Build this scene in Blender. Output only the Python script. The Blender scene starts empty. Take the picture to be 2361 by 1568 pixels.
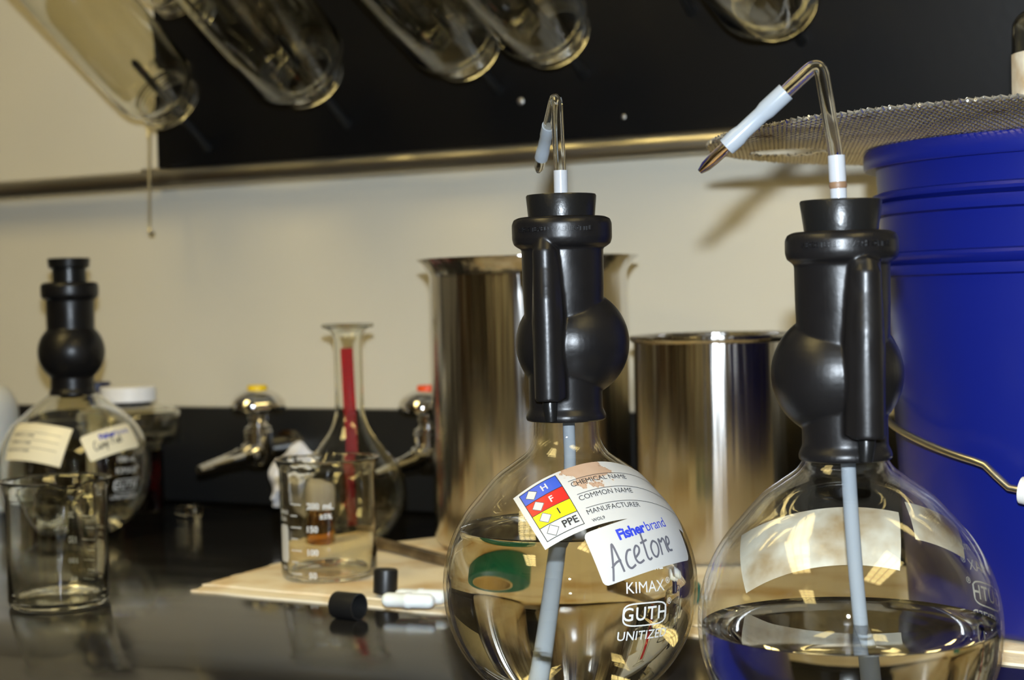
import bpy, bmesh, math, random
from mathutils import Vector, Matrix, noise

random.seed(7)
S = bpy.context.scene
COL = S.collection
PI = math.pi
rad = math.radians

# ------------------------------------------------------------------ camera, world, light, exposure
# World: bench top is z = 0, the back wall is the plane y = WALL_Y, the camera stands at x = y = 0.
YAW = rad(27.8)           # the camera looks left of the wall's normal
CAM_Z = 0.206
WALL_Y = 1.382
cam_d = bpy.data.cameras.new('camera')
cam = bpy.data.objects.new('camera', cam_d)
COL.objects.link(cam)
cam_d.sensor_width = 23.6
cam_d.lens = 23.6 * 3800 / 2361
cam_d.clip_start = 0.02
cam.matrix_world = (Matrix.Translation((0, 0, CAM_Z)) @ Matrix.Rotation(YAW, 4, 'Z')
                    @ Matrix.Rotation(rad(90) - math.atan(99 / 3800), 4, 'X') @ Matrix.Rotation(-0.024, 4, 'Z'))
cam_d.dof.use_dof = True
cam_d.dof.focus_distance = 0.81
cam_d.dof.aperture_fstop = 7.1
S.camera = cam

w = bpy.data.worlds.new('world'); S.world = w
w.use_nodes = True
w.node_tree.nodes['Background'].inputs[0].default_value = (0.9, 0.8, 0.6, 1)
w.node_tree.nodes['Background'].inputs[1].default_value = 0.02

# the camera's own pop-up flash, a small cool tube above the lens
fl = bpy.data.lights.new('camera_flash', 'AREA')
fl.shape = 'RECTANGLE'; fl.size = 0.020; fl.size_y = 0.012
fl.energy = 12.0
fl.color = (0.80, 0.90, 1.0)
fl.cycles.is_caustics_light = True
flo = bpy.data.objects.new('camera_flash', fl); COL.objects.link(flo)
flo.matrix_world = (Matrix.Translation((0, 0, CAM_Z + 0.068)) @ Matrix.Rotation(YAW, 4, 'Z') @ Matrix.Rotation(rad(88), 4, 'X'))
CEILING_STRENGTH = 9.0
CEILING_COLOR = (1.0, 0.78, 0.32)

S.view_settings.view_transform = 'Standard'
S.view_settings.look = 'None'
S.view_settings.gamma = 1.0
S.view_settings.use_curve_mapping = False
S.view_settings.exposure = 0.3
cy = S.cycles
cy.max_bounces = 16; cy.transmission_bounces = 16; cy.glossy_bounces = 8; cy.diffuse_bounces = 3
cy.use_adaptive_sampling = True; cy.adaptive_threshold = 0.03
cy.transparent_max_bounces = 24
cy.sample_clamp_indirect = 15.0
cy.blur_glossy = 0.3
cy.use_denoising = True

def cw(X, D):
    """sideways distance and depth seen from the camera -> world x, y"""
    return (X * math.cos(YAW) - D * math.sin(YAW), X * math.sin(YAW) + D * math.cos(YAW))

def facing(X, D):
    """turn about z that makes a thing's -y side look at the camera"""
    return YAW - math.atan2(X, D)

# ------------------------------------------------------------------ materials
def pmat(name, color=(0.8, 0.8, 0.8), rough=0.5, metal=0.0, spec=0.5, trans=0.0, ior=1.45, bump=0.0, bscale=200, **kw):
    m = bpy.data.materials.new(name); m.use_nodes = True
    nt = m.node_tree; b = nt.nodes['Principled BSDF']
    b.inputs['Base Color'].default_value = (*color, 1)
    b.inputs['Roughness'].default_value = rough
    b.inputs['Metallic'].default_value = metal
    b.inputs['Specular IOR Level'].default_value = spec
    b.inputs['Transmission Weight'].default_value = trans
    b.inputs['IOR'].default_value = ior
    for k, v in kw.items():
        b.inputs[k.replace('_', ' ')].default_value = v
    if bump:
        tc = nt.nodes.new('ShaderNodeTexCoord'); n = nt.nodes.new('ShaderNodeTexNoise')
        n.inputs['Scale'].default_value = bscale; n.inputs['Detail'].default_value = 4
        bp = nt.nodes.new('ShaderNodeBump'); bp.inputs['Strength'].default_value = bump; bp.inputs['Distance'].default_value = 0.001
        nt.links.new(tc.outputs['Object'], n.inputs['Vector']); nt.links.new(n.outputs['Fac'], bp.inputs['Height'])
        nt.links.new(bp.outputs['Normal'], b.inputs['Normal'])
    return m

def noise_color(m, c1, c2, scale=8, lo=0.4, hi=0.65, detail=5, stretch=None, coord='Object'):
    nt = m.node_tree; b = nt.nodes['Principled BSDF']
    tc = nt.nodes.new('ShaderNodeTexCoord'); n = nt.nodes.new('ShaderNodeTexNoise'); r = nt.nodes.new('ShaderNodeValToRGB')
    n.inputs['Scale'].default_value = scale; n.inputs['Detail'].default_value = detail
    r.color_ramp.elements[0].position = lo; r.color_ramp.elements[1].position = hi
    r.color_ramp.elements[0].color = (*c1, 1); r.color_ramp.elements[1].color = (*c2, 1)
    src = tc.outputs[coord]
    if stretch:
        mp = nt.nodes.new('ShaderNodeMapping'); mp.inputs['Scale'].default_value = stretch
        nt.links.new(src, mp.inputs['Vector']); src = mp.outputs['Vector']
    nt.links.new(src, n.inputs['Vector']); nt.links.new(n.outputs['Fac'], r.inputs['Fac'])
    nt.links.new(r.outputs['Color'], b.inputs['Base Color'])
    return n

def noise_rough(m, lo, hi, scale=5, stretch=(1, 1, 1)):
    nt = m.node_tree; b = nt.nodes['Principled BSDF']
    tc = nt.nodes.new('ShaderNodeTexCoord'); n = nt.nodes.new('ShaderNodeTexNoise'); mr = nt.nodes.new('ShaderNodeMapRange')
    mp = nt.nodes.new('ShaderNodeMapping'); mp.inputs['Scale'].default_value = stretch
    n.inputs['Scale'].default_value = scale; n.inputs['Detail'].default_value = 6
    mr.inputs['From Min'].default_value = 0.3; mr.inputs['From Max'].default_value = 0.7
    mr.inputs['To Min'].default_value = lo; mr.inputs['To Max'].default_value = hi
    nt.links.new(tc.outputs['Object'], mp.inputs['Vector']); nt.links.new(mp.outputs['Vector'], n.inputs['Vector'])
    nt.links.new(n.outputs['Fac'], mr.inputs['Value']); nt.links.new(mr.outputs['Result'], b.inputs['Roughness'])

def translucent(name, color, tl=0.45, tr=0.25, rough=0.25):
    """milky plastic: part diffuse, part translucent, part clear"""
    m = bpy.data.materials.new(name); m.use_nodes = True
    nt = m.node_tree; b = nt.nodes['Principled BSDF']; out = nt.nodes['Material Output']
    b.inputs['Base Color'].default_value = (*color, 1); b.inputs['Roughness'].default_value = rough
    t = nt.nodes.new('ShaderNodeBsdfTranslucent'); t.inputs[0].default_value = (*color, 1)
    x = nt.nodes.new('ShaderNodeBsdfTransparent'); x.inputs[0].default_value = (*color, 1)
    m1 = nt.nodes.new('ShaderNodeMixShader'); m1.inputs[0].default_value = tl
    m2 = nt.nodes.new('ShaderNodeMixShader'); m2.inputs[0].default_value = tr
    nt.links.new(b.outputs[0], m1.inputs[1]); nt.links.new(t.outputs[0], m1.inputs[2])
    nt.links.new(m1.outputs[0], m2.inputs[1]); nt.links.new(x.outputs[0], m2.inputs[2])
    nt.links.new(m2.outputs[0], out.inputs['Surface'])
    return m

M = {}
M['wall'] = pmat('cream_wall_paint', (0.66, 0.62, 0.51), 0.55, bump=0.12, bscale=60)
noise_color(M['wall'], (0.64, 0.60, 0.49), (0.68, 0.64, 0.53), 3, 0.3, 0.7)
M['ceiling'] = pmat('ceiling_white', (0.75, 0.74, 0.70), 0.9)
M['room'] = pmat('room_paint', (0.50, 0.47, 0.40), 0.8)
M['floor'] = pmat('floor_vinyl', (0.16, 0.14, 0.12), 0.4); noise_color(M['floor'], (0.12, 0.11, 0.10), (0.2, 0.18, 0.15), 30)
M['door'] = pmat('brown_door', (0.09, 0.05, 0.025), 0.4)
M['bench'] = pmat('black_epoxy', (0.016, 0.015, 0.0145), 0.2, bump=0.006, bscale=25)
noise_rough(M['bench'], 0.07, 0.17, 9, (1, 3, 1))
M['curb'] = pmat('black_epoxy_curb', (0.012, 0.012, 0.012), 0.35)
M['board'] = pmat('black_board', (0.005, 0.0047, 0.0045), 0.45, spec=0.3, bump=0.1, bscale=120)
M['peg'] = pmat('black_peg', (0.012, 0.012, 0.012), 0.35)
M['screw'] = pmat('screw_zinc', (0.6, 0.6, 0.6), 0.4, 1.0)
M['steel'] = pmat('stainless', (0.62, 0.60, 0.57), 0.16, 1.0, bump=0.0)
noise_rough(M['steel'], 0.15, 0.25, 14, (1, 1, 0.25))
def brushed(m, rough, an):
    nt = m.node_tree; b = nt.nodes['Principled BSDF']
    tg = nt.nodes.new('ShaderNodeTangent'); tg.direction_type = 'RADIAL'; tg.axis = 'Z'
    nt.links.new(tg.outputs[0], b.inputs['Tangent'])
    b.inputs['Anisotropic'].default_value = an; b.inputs['Anisotropic Rotation'].default_value = 0.25
brushed(M['steel'], 0.25, 0.85)
def streaks(m, st):
    nt = m.node_tree; b = nt.nodes['Principled BSDF']
    tc = nt.nodes.new('ShaderNodeTexCoord'); mp = nt.nodes.new('ShaderNodeMapping'); mp.inputs['Scale'].default_value = (1, 1, 0.03)
    n = nt.nodes.new('ShaderNodeTexNoise'); n.inputs['Scale'].default_value = 55; n.inputs['Detail'].default_value = 3
    bp = nt.nodes.new('ShaderNodeBump'); bp.inputs['Strength'].default_value = st; bp.inputs['Distance'].default_value = 0.004
    nt.links.new(tc.outputs['Object'], mp.inputs['Vector']); nt.links.new(mp.outputs[0], n.inputs['Vector'])
    nt.links.new(n.outputs['Fac'], bp.inputs['Height']); nt.links.new(bp.outputs[0], b.inputs['Normal'])
streaks(M['steel'], 0.45)
M['rail'] = pmat('galvanised_rail', (0.55, 0.52, 0.45), 0.32, 1.0); noise_rough(M['rail'], 0.26, 0.45, 12, (0.2, 1, 1))
M['chrome'] = pmat('chrome', (0.75, 0.74, 0.72), 0.07, 1.0)
M['wire'] = pmat('zinc_wire', (0.62, 0.60, 0.52), 0.3, 1.0)
def thin_glass(name, tint, straight, ior=1.47):
    """wall of a hollow vessel: Fresnel reflection over mostly unbent light, the rest refracted"""
    m = bpy.data.materials.new(name); m.use_nodes = True
    nt = m.node_tree; N = nt.nodes.new; L = nt.links.new
    rf = N('ShaderNodeBsdfRefraction'); rf.inputs['IOR'].default_value = ior; rf.inputs['Roughness'].default_value = 0.0; rf.inputs['Color'].default_value = (*tint, 1)
    tp = N('ShaderNodeBsdfTransparent'); tp.inputs[0].default_value = (*tint, 1)
    m1 = N('ShaderNodeMixShader'); m1.inputs[0].default_value = straight
    gl = N('ShaderNodeBsdfGlossy'); gl.inputs['Roughness'].default_value = 0.0
    fr = N('ShaderNodeFresnel'); fr.inputs[0].default_value = ior
    ge = N('ShaderNodeNewGeometry'); mr = N('ShaderNodeMapRange'); mr.inputs['To Min'].default_value = ior; mr.inputs['To Max'].default_value = 1 / ior
    L(ge.outputs['Backfacing'], mr.inputs['Value']); L(mr.outputs['Result'], fr.inputs[0])      # both faces of the wall reflect alike
    m2 = N('ShaderNodeMixShader')
    L(rf.outputs[0], m1.inputs[1]); L(tp.outputs[0], m1.inputs[2]); L(fr.outputs[0], m2.inputs[0]); L(m1.outputs[0], m2.inputs[1]); L(gl.outputs[0], m2.inputs[2])
    L(m2.outputs[0], nt.nodes['Material Output'].inputs['Surface'])
    return m
M['glass'] = thin_glass('flask_glass', (0.995, 0.995, 0.985), 1.0, 1.52)
M['glass_edge'] = pmat('beaker_glass', (0.985, 0.99, 0.95), 0.0, trans=1.0, ior=1.47)
M['glass_solid'] = pmat('solid_glass', (0.98, 0.98, 0.95), 0.0, trans=1.0, ior=1.47)
M['acetone'] = pmat('acetone_liquid', (0.995, 0.985, 0.94), 0.0, trans=1.0, ior=1.36)
M['water'] = pmat('water_liquid', (0.99, 0.995, 0.99), 0.0, trans=1.0, ior=1.333)
M['redliq'] = pmat('dark_red_liquid', (0.035, 0.002, 0.001), 0.0, trans=1.0, ior=1.34)
M['rubber'] = pmat('black_rubber', (0.006, 0.0055, 0.0057), 0.38, spec=0.36, bump=0.06, bscale=350)
noise_rough(M['rubber'], 0.29, 0.40, 60)
M['stopper'] = pmat('black_stopper', (0.006, 0.006, 0.006), 0.30, spec=0.35, bump=0.1, bscale=500)
M['pe'] = translucent('polyethylene_tube', (0.56, 0.62, 0.69), 0.45, 0.25)
M['amber_tip'] = pmat('brown_tinted_glass', (0.92, 0.78, 0.62), 0.0, trans=1.0, ior=1.47)
M['pe_dense'] = translucent('white_tube', (0.58, 0.61, 0.66), 0.4, 0.06)
M['paper'] = pmat('label_paper', (0.45, 0.45, 0.435), 0.45)
M['paper_aged'] = pmat('label_paper_aged', (0.66, 0.60, 0.46), 0.5); noise_color(M['paper_aged'], (0.42, 0.30, 0.16), (0.72, 0.68, 0.58), 45, 0.3, 0.55)
M['paper_cream'] = pmat('label_paper_cream', (0.76, 0.70, 0.52), 0.35)
M['ink'] = pmat('black_ink', (0.02, 0.02, 0.022), 0.5)
M['marker'] = pmat('marker_ink', (0.10, 0.10, 0.12), 0.5)
M['lblue'] = pmat('label_blue', (0.03, 0.075, 0.42), 0.4)
M['lred'] = pmat('label_red', (0.62, 0.015, 0.012), 0.4)
M['lyellow'] = pmat('label_yellow', (0.82, 0.70, 0.008), 0.4)
M['fblue'] = pmat('print_blue', (0.025, 0.045, 0.45), 0.4)
M['print'] = pmat('white_enamel', (0.52, 0.52, 0.50), 0.6)
M['bucket'] = pmat('blue_plastic', (0.005, 0.011, 0.165), 0.33, spec=0.45, bump=0.03, bscale=60)
M['grip'] = pmat('white_plastic', (0.72, 0.71, 0.68), 0.4)
M['towel'] = pmat('paper_towel', (0.74, 0.62, 0.42), 0.95, bump=0.5, bscale=240)
noise_color(M['towel'], (0.58, 0.39, 0.17), (0.80, 0.71, 0.53), 18, 0.30, 0.52)
M['ptfe'] = pmat('ptfe', (0.82, 0.82, 0.80), 0.4, Subsurface_Weight=0.15)
M['cap'] = pmat('black_cap', (0.009, 0.009, 0.009), 0.4)
M['rod'] = pmat('tarnished_rod', (0.16, 0.11, 0.055), 0.35, 0.3); noise_color(M['rod'], (0.10, 0.065, 0.03), (0.22, 0.16, 0.085), 60)
M['teal'] = pmat('teal_tape', (0.0, 0.17, 0.15), 0.4)
M['card'] = pmat('card_core', (0.62, 0.5, 0.3), 0.8)
M['yknob'] = pmat('yellow_disc', (0.80, 0.55, 0.01), 0.4)
M['rknob'] = pmat('orange_disc', (0.85, 0.09, 0.015), 0.4)
M['redstick'] = translucent('red_plastic', (0.88, 0.07, 0.09), 0.35, 0.7)
M['whitelid'] = pmat('white_lid', (0.78, 0.78, 0.80), 0.45)
M['hdpe'] = pmat('white_bottle_plastic', (0.60, 0.60, 0.57), 0.5, Subsurface_Weight=0.1)
M['navy'] = pmat('navy_cap', (0.012, 0.018, 0.06), 0.4)
M['tissue'] = pmat('tissue', (0.72, 0.72, 0.76), 0.9)
M['amber'] = pmat('amber_glass', (0.88, 0.55, 0.13), 0.02, trans=1.0, ior=1.5)
M['frost'] = translucent('frosted_cap', (0.75, 0.72, 0.68), 0.3, 0.15)
M['louvre'] = pmat('louvre_aluminium', (0.7, 0.65, 0.5), 0.3, 1.0)
M['frame'] = pmat('fixture_white', (0.8, 0.8, 0.78), 0.5)
M['grime'] = pmat('brown_residue', (0.17, 0.10, 0.055), 0.5)
em = bpy.data.materials.new('fluorescent_diffuser'); em.use_nodes = True
_e = em.node_tree.nodes.new('ShaderNodeEmission'); _e.inputs[0].default_value = (*CEILING_COLOR, 1); _e.inputs[1].default_value = CEILING_STRENGTH
em.node_tree.links.new(_e.outputs[0], em.node_tree.nodes['Material Output'].inputs['Surface'])
M['lamp'] = em
# wire cloth: zinc with rust-brown patches
M['screen'] = pmat('rusty_screen_wire', (0.5, 0.47, 0.4), 0.35, 0.9); noise_color(M['screen'], (0.20, 0.11, 0.04), (0.78, 0.76, 0.70), 28, 0.27, 0.40)

# stained chemical label: brown tea-like stain with a shape of its own, in the label's own millimetres (UV)
def stained_label():
    m = pmat('stained_label', (0.45, 0.45, 0.435), 0.42)
    nt = m.node_tree; b = nt.nodes['Principled BSDF']
    uv = nt.nodes.new('ShaderNodeUVMap')
    nz = nt.nodes.new('ShaderNodeTexNoise'); nz.inputs['Scale'].default_value = 0.22; nz.inputs['Detail'].default_value = 5
    d1 = nt.nodes.new('ShaderNodeVectorMath'); d1.operation = 'DISTANCE'; d1.inputs[1].default_value = (41, 15, 0)
    sc = nt.nodes.new('ShaderNodeMapping'); sc.inputs['Scale'].default_value = (0.8, 1.0, 1)
    ad = nt.nodes.new('ShaderNodeMath'); ad.operation = 'MULTIPLY_ADD'; ad.inputs[1].default_value = 26
    sb = nt.nodes.new('ShaderNodeMath'); sb.operation = 'SUBTRACT'; sb.inputs[1].default_value = 13
    r = nt.nodes.new('ShaderNodeValToRGB')
    e = r.color_ramp.elements; e[0].position = 0.0; e[0].color = (0.40, 0.28, 0.20, 1); e[1].position = 0.62; e[1].color = (0.45, 0.45, 0.435, 1)
    x = e.new(0.46); x.color = (0.38, 0.26, 0.18, 1); x = e.new(0.5); x.color = (0.26, 0.15, 0.09, 1); x = e.new(0.53); x.color = (0.47, 0.43, 0.38, 1)
    dv = nt.nodes.new('ShaderNodeMath'); dv.operation = 'DIVIDE'; dv.inputs[1].default_value = 22
    L = nt.links.new
    L(uv.outputs[0], nz.inputs['Vector']); L(uv.outputs[0], d1.inputs[0])
    L(nz.outputs['Fac'], ad.inputs[0]); L(d1.outputs['Value'], ad.inputs[2]); L(ad.outputs[0], sb.inputs[0])
    L(sb.outputs[0], dv.inputs[0]); L(dv.outputs[0], r.inputs['Fac']); L(r.outputs['Color'], b.inputs['Base Color'])
    return m
M['stained'] = stained_label()

# ------------------------------------------------------------------ building helpers
def link(o, parent=None, **props):
    COL.objects.link(o)
    if parent: o.parent = parent
    for k, v in props.items():
        if v is not None: o[k] = v
    return o

def thing(name, label, cat, loc=(0, 0, 0), rotz=0.0, group=None):
    o = bpy.data.objects.new(name, None); o.empty_display_size = 0.02
    o.location = loc; o.rotation_euler = (0, 0, rotz)
    return link(o, label=label, category=cat, group=group)

CASTERS = ('acetone', 'water')
RECEIVERS = ('paper', 'paper_aged', 'stained', 'pe', 'towel', 'teal')
def obj(name, vf, mat, parent=None, sharp=40, loc=None, rot=None, label=None, **props):
    v, f = vf
    me = bpy.data.meshes.new(name)
    me.from_pydata([tuple(p) for p in v], [], f)
    me.validate()
    bm = bmesh.new(); bm.from_mesh(me); bmesh.ops.recalc_face_normals(bm, faces=bm.faces); bm.to_mesh(me); bm.free()
    if sharp is not None:
        me.polygons.foreach_set('use_smooth', [True] * len(me.polygons))
        me.set_sharp_from_angle(angle=rad(sharp))
    me.materials.append(M[mat] if isinstance(mat, str) else mat)
    o = bpy.data.objects.new(name, me)
    if mat in CASTERS: o.cycles.is_caustics_caster = True
    if mat in RECEIVERS: o.cycles.is_caustics_receiver = True
    if loc: o.location = loc
    if rot: o.rotation_euler = rot
    return link(o, parent, label=label, **props)

def join(*parts):
    V, F = [], []
    for v, f in parts:
        n = len(V); V += list(v); F += [tuple(i + n for i in q) for q in f]
    return V, F

def xf(vf, mat):
    return [mat @ Vector(p) for p in vf[0]], vf[1]

def box(x0, x1, y0, y1, z0, z1):
    V = [(x, y, z) for z in (z0, z1) for y in (y0, y1) for x in (x0, x1)]
    return V, [(0, 2, 3, 1), (4, 5, 7, 6), (0, 1, 5, 4), (2, 6, 7, 3), (0, 4, 6, 2), (1, 3, 7, 5)]

def bbox(x0, x1, y0, y1, z0, z1, b=0.002, seg=2):
    bm = bmesh.new(); v, f = box(x0, x1, y0, y1, z0, z1)
    vs = [bm.verts.new(p) for p in v]; [bm.faces.new([vs[i] for i in q]) for q in f]
    bmesh.ops.bevel(bm, geom=bm.edges[:], offset=b, segments=seg, affect='EDGES', profile=0.5)
    bm.verts.index_update()
    r = ([p.co.copy() for p in bm.verts], [tuple(p.index for p in q.verts) for q in bm.faces]); bm.free()
    return r

def lathe(prof, seg=64, closed=False):
    """prof: list of (r, z); closed joins last to first (a shell)"""
    V, F, rows = [], [], []
    for r, z in prof:
        if r < 1e-7:
            rows.append([len(V)] * seg); V.append((0, 0, z))
        else:
            rows.append(list(range(len(V), len(V) + seg)))
            V += [(r * math.cos(2 * PI * k / seg), r * math.sin(2 * PI * k / seg), z) for k in range(seg)]
    n = len(rows)
    for i in range(n if closed else n - 1):
        a, b = rows[i], rows[(i + 1) % n]
        for k in range(seg):
            q = [a[k], a[(k + 1) % seg], b[(k + 1) % seg], b[k]]
            q = [x for j, x in enumerate(q) if x not in q[:j]]
            if len(q) >= 3: F.append(tuple(q))
    return V, F

def catmull(pts, n=8):
    P = [pts[0]] + list(pts) + [pts[-1]]
    out = []
    for i in range(1, len(P) - 2):
        for k in range(n):
            t = k / n
            out.append(tuple(0.5 * ((2 * P[i][j]) + (-P[i - 1][j] + P[i + 1][j]) * t + (2 * P[i - 1][j] - 5 * P[i][j] + 4 * P[i + 1][j] - P[i + 2][j]) * t * t
                             + (-P[i - 1][j] + 3 * P[i][j] - 3 * P[i + 1][j] + P[i + 2][j]) * t ** 3) for j in range(len(P[i]))))
    out.append(tuple(pts[-1]))
    return out

def offset_profile(prof, d):
    """profile moved inwards (to the axis side / up) by d along its own normal"""
    out = []
    for i, (r, z) in enumerate(prof):
        a = prof[max(i - 1, 0)]; b = prof[min(i + 1, len(prof) - 1)]
        tx, tz = b[0] - a[0], b[1] - a[1]; l = math.hypot(tx, tz) or 1
        nx, nz = -tz / l, tx / l
        out.append((max(r + nx * d, 0.0), z + nz * d))
    return out

def sweep(path, radius, seg=16, caps=True, inner=None):
    """tube along a path; radius a number or list; inner gives a hollow tube with open ends"""
    P = [Vector(p) for p in path]; n = len(P)
    R = radius if isinstance(radius, (list, tuple)) else [radius] * n
    T = [(P[min(i + 1, n - 1)] - P[max(i - 1, 0)]).normalized() for i in range(n)]
    u = T[0].orthogonal().normalized(); fr = []
    for i in range(n):
        if i:
            q = T[i - 1].rotation_difference(T[i]); u = q @ u
        u = (u - T[i] * u.dot(T[i])).normalized(); fr.append((u.copy(), T[i].cross(u)))
    def ring(i, r): return [P[i] + (fr[i][0] * math.cos(2 * PI * k / seg) + fr[i][1] * math.sin(2 * PI * k / seg)) * r for k in range(seg)]
    V, F = [], []
    for i in range(n): V += ring(i, R[i])
    for i in range(n - 1):
        for k in range(seg): F.append((i * seg + k, i * seg + (k + 1) % seg, (i + 1) * seg + (k + 1) % seg, (i + 1) * seg + k))
    if inner is not None:
        I = inner if isinstance(inner, (list, tuple)) else [inner] * n
        o = len(V)
        for i in range(n): V += ring(i, I[i])
        for i in range(n - 1):
            for k in range(seg): F.append((o + i * seg + k, o + (i + 1) * seg + k, o + (i + 1) * seg + (k + 1) % seg, o + i * seg + (k + 1) % seg))
        for i in (0, n - 1):
            for k in range(seg): F.append((i * seg + k, i * seg + (k + 1) % seg, o + i * seg + (k + 1) % seg, o + i * seg + k))
    elif caps:
        F.append(tuple(range(seg))[::-1]); F.append(tuple((n - 1) * seg + k for k in range(seg)))
    return V, F

def sphere(c, r, seg=48, rings=24, sz=1.0):
    p = [(r * math.sin(PI * i / rings), -r * math.cos(PI * i / rings) * sz) for i in range(rings + 1)]
    p[0] = (0, p[0][1]); p[-1] = (0, p[-1][1])
    v, f = lathe(p, seg)
    return [Vector(q) + Vector(c) for q in v], f

def text2d(s, size, weight=0.0, extrude=0.0, spacing=1.0, align='CENTER', shear=0.0):
    """flat lettering as verts/faces in its own x/y plane, cut fine enough to bend"""
    cu = bpy.data.curves.new('t', 'FONT'); cu.body = s; cu.size = size; cu.offset = weight; cu.extrude = extrude
    cu.space_character = spacing; cu.align_x = align; cu.align_y = 'CENTER'; cu.shear = shear; cu.resolution_u = 3
    o = bpy.data.objects.new('t', cu); COL.objects.link(o)
    dg = bpy.context.evaluated_depsgraph_get()
    me = bpy.data.meshes.new_from_object(o.evaluated_get(dg))
    bpy.data.objects.remove(o); bpy.data.curves.remove(cu)
    bm = bmesh.new(); bm.from_mesh(me); bpy.data.meshes.remove(me)
    if bm.verts:
        x0 = min(v.co.x for v in bm.verts); x1 = max(v.co.x for v in bm.verts)
        n = max(2, int((x1 - x0) / 0.003))
        for i in range(1, n):
            x = x0 + (x1 - x0) * i / n
            bmesh.ops.bisect_plane(bm, geom=bm.verts[:] + bm.edges[:] + bm.faces[:], plane_co=(x, 0, 0), plane_no=(1, 0, 0))
    bm.verts.index_update()
    r = ([v.co.copy() for v in bm.verts], [tuple(v.index for v in f.verts) for f in bm.faces]); bm.free()
    return r

def rect2d(a0, a1, b0, b1, n=8, m=3):
    V = [(a0 + (a1 - a0) * i / n, b0 + (b1 - b0) * j / m, 0) for j in range(m + 1) for i in range(n + 1)]
    F = [(j * (n + 1) + i, j * (n + 1) + i + 1, (j + 1) * (n + 1) + i + 1, (j + 1) * (n + 1) + i) for j in range(m) for i in range(n)]
    return V, F

def line2d(pts, wd):
    """a pen stroke of width wd along a polyline"""
    P = [Vector((p[0], p[1], 0)) for p in pts]; V, F = [], []
    for i, p in enumerate(P):
        t = (P[min(i + 1, len(P) - 1)] - P[max(i - 1, 0)]).normalized(); nrm = Vector((-t.y, t.x, 0))
        V += [p + nrm * wd / 2, p - nrm * wd / 2]
    for i in range(len(P) - 1): F.append((2 * i, 2 * i + 1, 2 * i + 3, 2 * i + 2))
    return V, F

def shift(vf, dx, dy, rot=0.0):
    c, s = math.cos(rot), math.sin(rot)
    return [(p[0] * c - p[1] * s + dx, p[0] * s + p[1] * c + dy, p[2]) for p in vf[0]], vf[1]

def frame2d(a0, a1, b0, b1, wd):
    return join(rect2d(a0, a1, b0, b0 + wd, 8, 1), rect2d(a0, a1, b1 - wd, b1, 8, 1), rect2d(a0, a0 + wd, b0, b1, 1, 6), rect2d(a1 - wd, a1, b0, b1, 1, 6))

def diamond2d(x, y, h, wd=None):
    if wd is None:
        return [(x - h, y, 0), (x, y - h, 0), (x + h, y, 0), (x, y + h, 0)], [(0, 1, 2, 3)]
    V = []
    for r in (h, h - wd): V += [(x - r, y, 0), (x, y - r, 0), (x + r, y, 0), (x, y + r, 0)]
    return V, [(i, (i + 1) % 4, 4 + (i + 1) % 4, 4 + i) for i in range(4)]

class Skin:
    """maps label millimetres onto a round flask: left-edge middle m, pole e (both directions from the body centre), running along e x m"""
    def __init__(self, prof, zc, m, e=None, tl=None, bl=None, R=0.0653, flip=1, scale=1.0, a0=0.0, turn=0.0):
        self.prof, self.zc, self.R, self.flip = prof, zc, R, flip
        if tl is not None:
            a, b = Vector(tl).normalized(), Vector(bl).normalized()
            m = (a + b).normalized(); e = (a - b)
        self.m = Vector(m).normalized(); e = Vector(e); self.e = (e - self.m * e.dot(self.m)).normalized()
        self.k, self.a0 = scale, a0
        self.e = Matrix.Rotation(rad(turn), 3, self.m) @ self.e
        self.t = self.e.cross(self.m)
    def rho(self, el):
        best = self.R
        for (r0, z0), (r1, z1) in zip(self.prof, self.prof[1:]):
            a0 = math.atan2(z0 - self.zc, r0); a1 = math.atan2(z1 - self.zc, r1)
            if a0 <= el <= a1 and a1 > a0:
                k = (el - a0) / (a1 - a0)
                return math.hypot(r0 + (r1 - r0) * k, z0 + (z1 - z0) * k - self.zc)
        return best
    def __call__(self, vf, off):
        V = []
        for p in vf[0]:
            la, be = (p[0] - self.a0) * self.k / self.R, p[1] * self.k / self.R
            d = (self.m * math.cos(la) + self.t * math.sin(la)) * math.cos(be) + self.e * math.sin(be)
            el = math.asin(max(-1, min(1, d.z)))
            V.append(d * (self.rho(el) + off + p[2]) + Vector((0, 0, self.zc)))
        return V, vf[1]

def view_dir(right, up, back=False, el=10.0):
    """direction from a flask's centre to the spot seen at (right, up) of its radius, in the flask's own axes (-y looks at the camera)"""
    y = math.sqrt(max(0.0, 1 - right * right - up * up))
    return Matrix.Rotation(-rad(el), 3, 'X') @ Vector((right, y if back else -y, up))

# ------------------------------------------------------------------ the room
def struct(name, vf, mat, **k):
    return obj(name, vf, mat, sharp=None, kind='structure', **k)
X0, X1, Y0 = -3.6, 2.6, -3.4
ZF, ZC = -0.92, 1.75
struct('wall_back', box(X0 - 0.1, X1 + 0.1, WALL_Y, WALL_Y + 0.1, ZF, ZC), 'wall')
struct('wall_left', box(X0 - 0.1, X0, Y0, WALL_Y, ZF, ZC), 'room')
struct('wall_right', box(X1, X1 + 0.1, Y0, WALL_Y, ZF, ZC), 'room')
struct('wall_front', box(X0 - 0.1, X1 + 0.1, Y0 - 0.1, Y0, ZF, ZC), 'room')
struct('floor', box(X0 - 0.1, X1 + 0.1, Y0 - 0.1, WALL_Y + 0.1, ZF - 0.1, ZF), 'floor')
struct('ceiling', box(X0 - 0.1, X1 + 0.1, Y0 - 0.1, WALL_Y + 0.1, ZC, ZC + 0.1), 'ceiling')
struct('door_1', box(-0.2, 0.75, Y0, Y0 + 0.05, ZF, ZF + 2.1), 'door')  # unseen door, added as a dark upright for the steel to reflect

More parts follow.
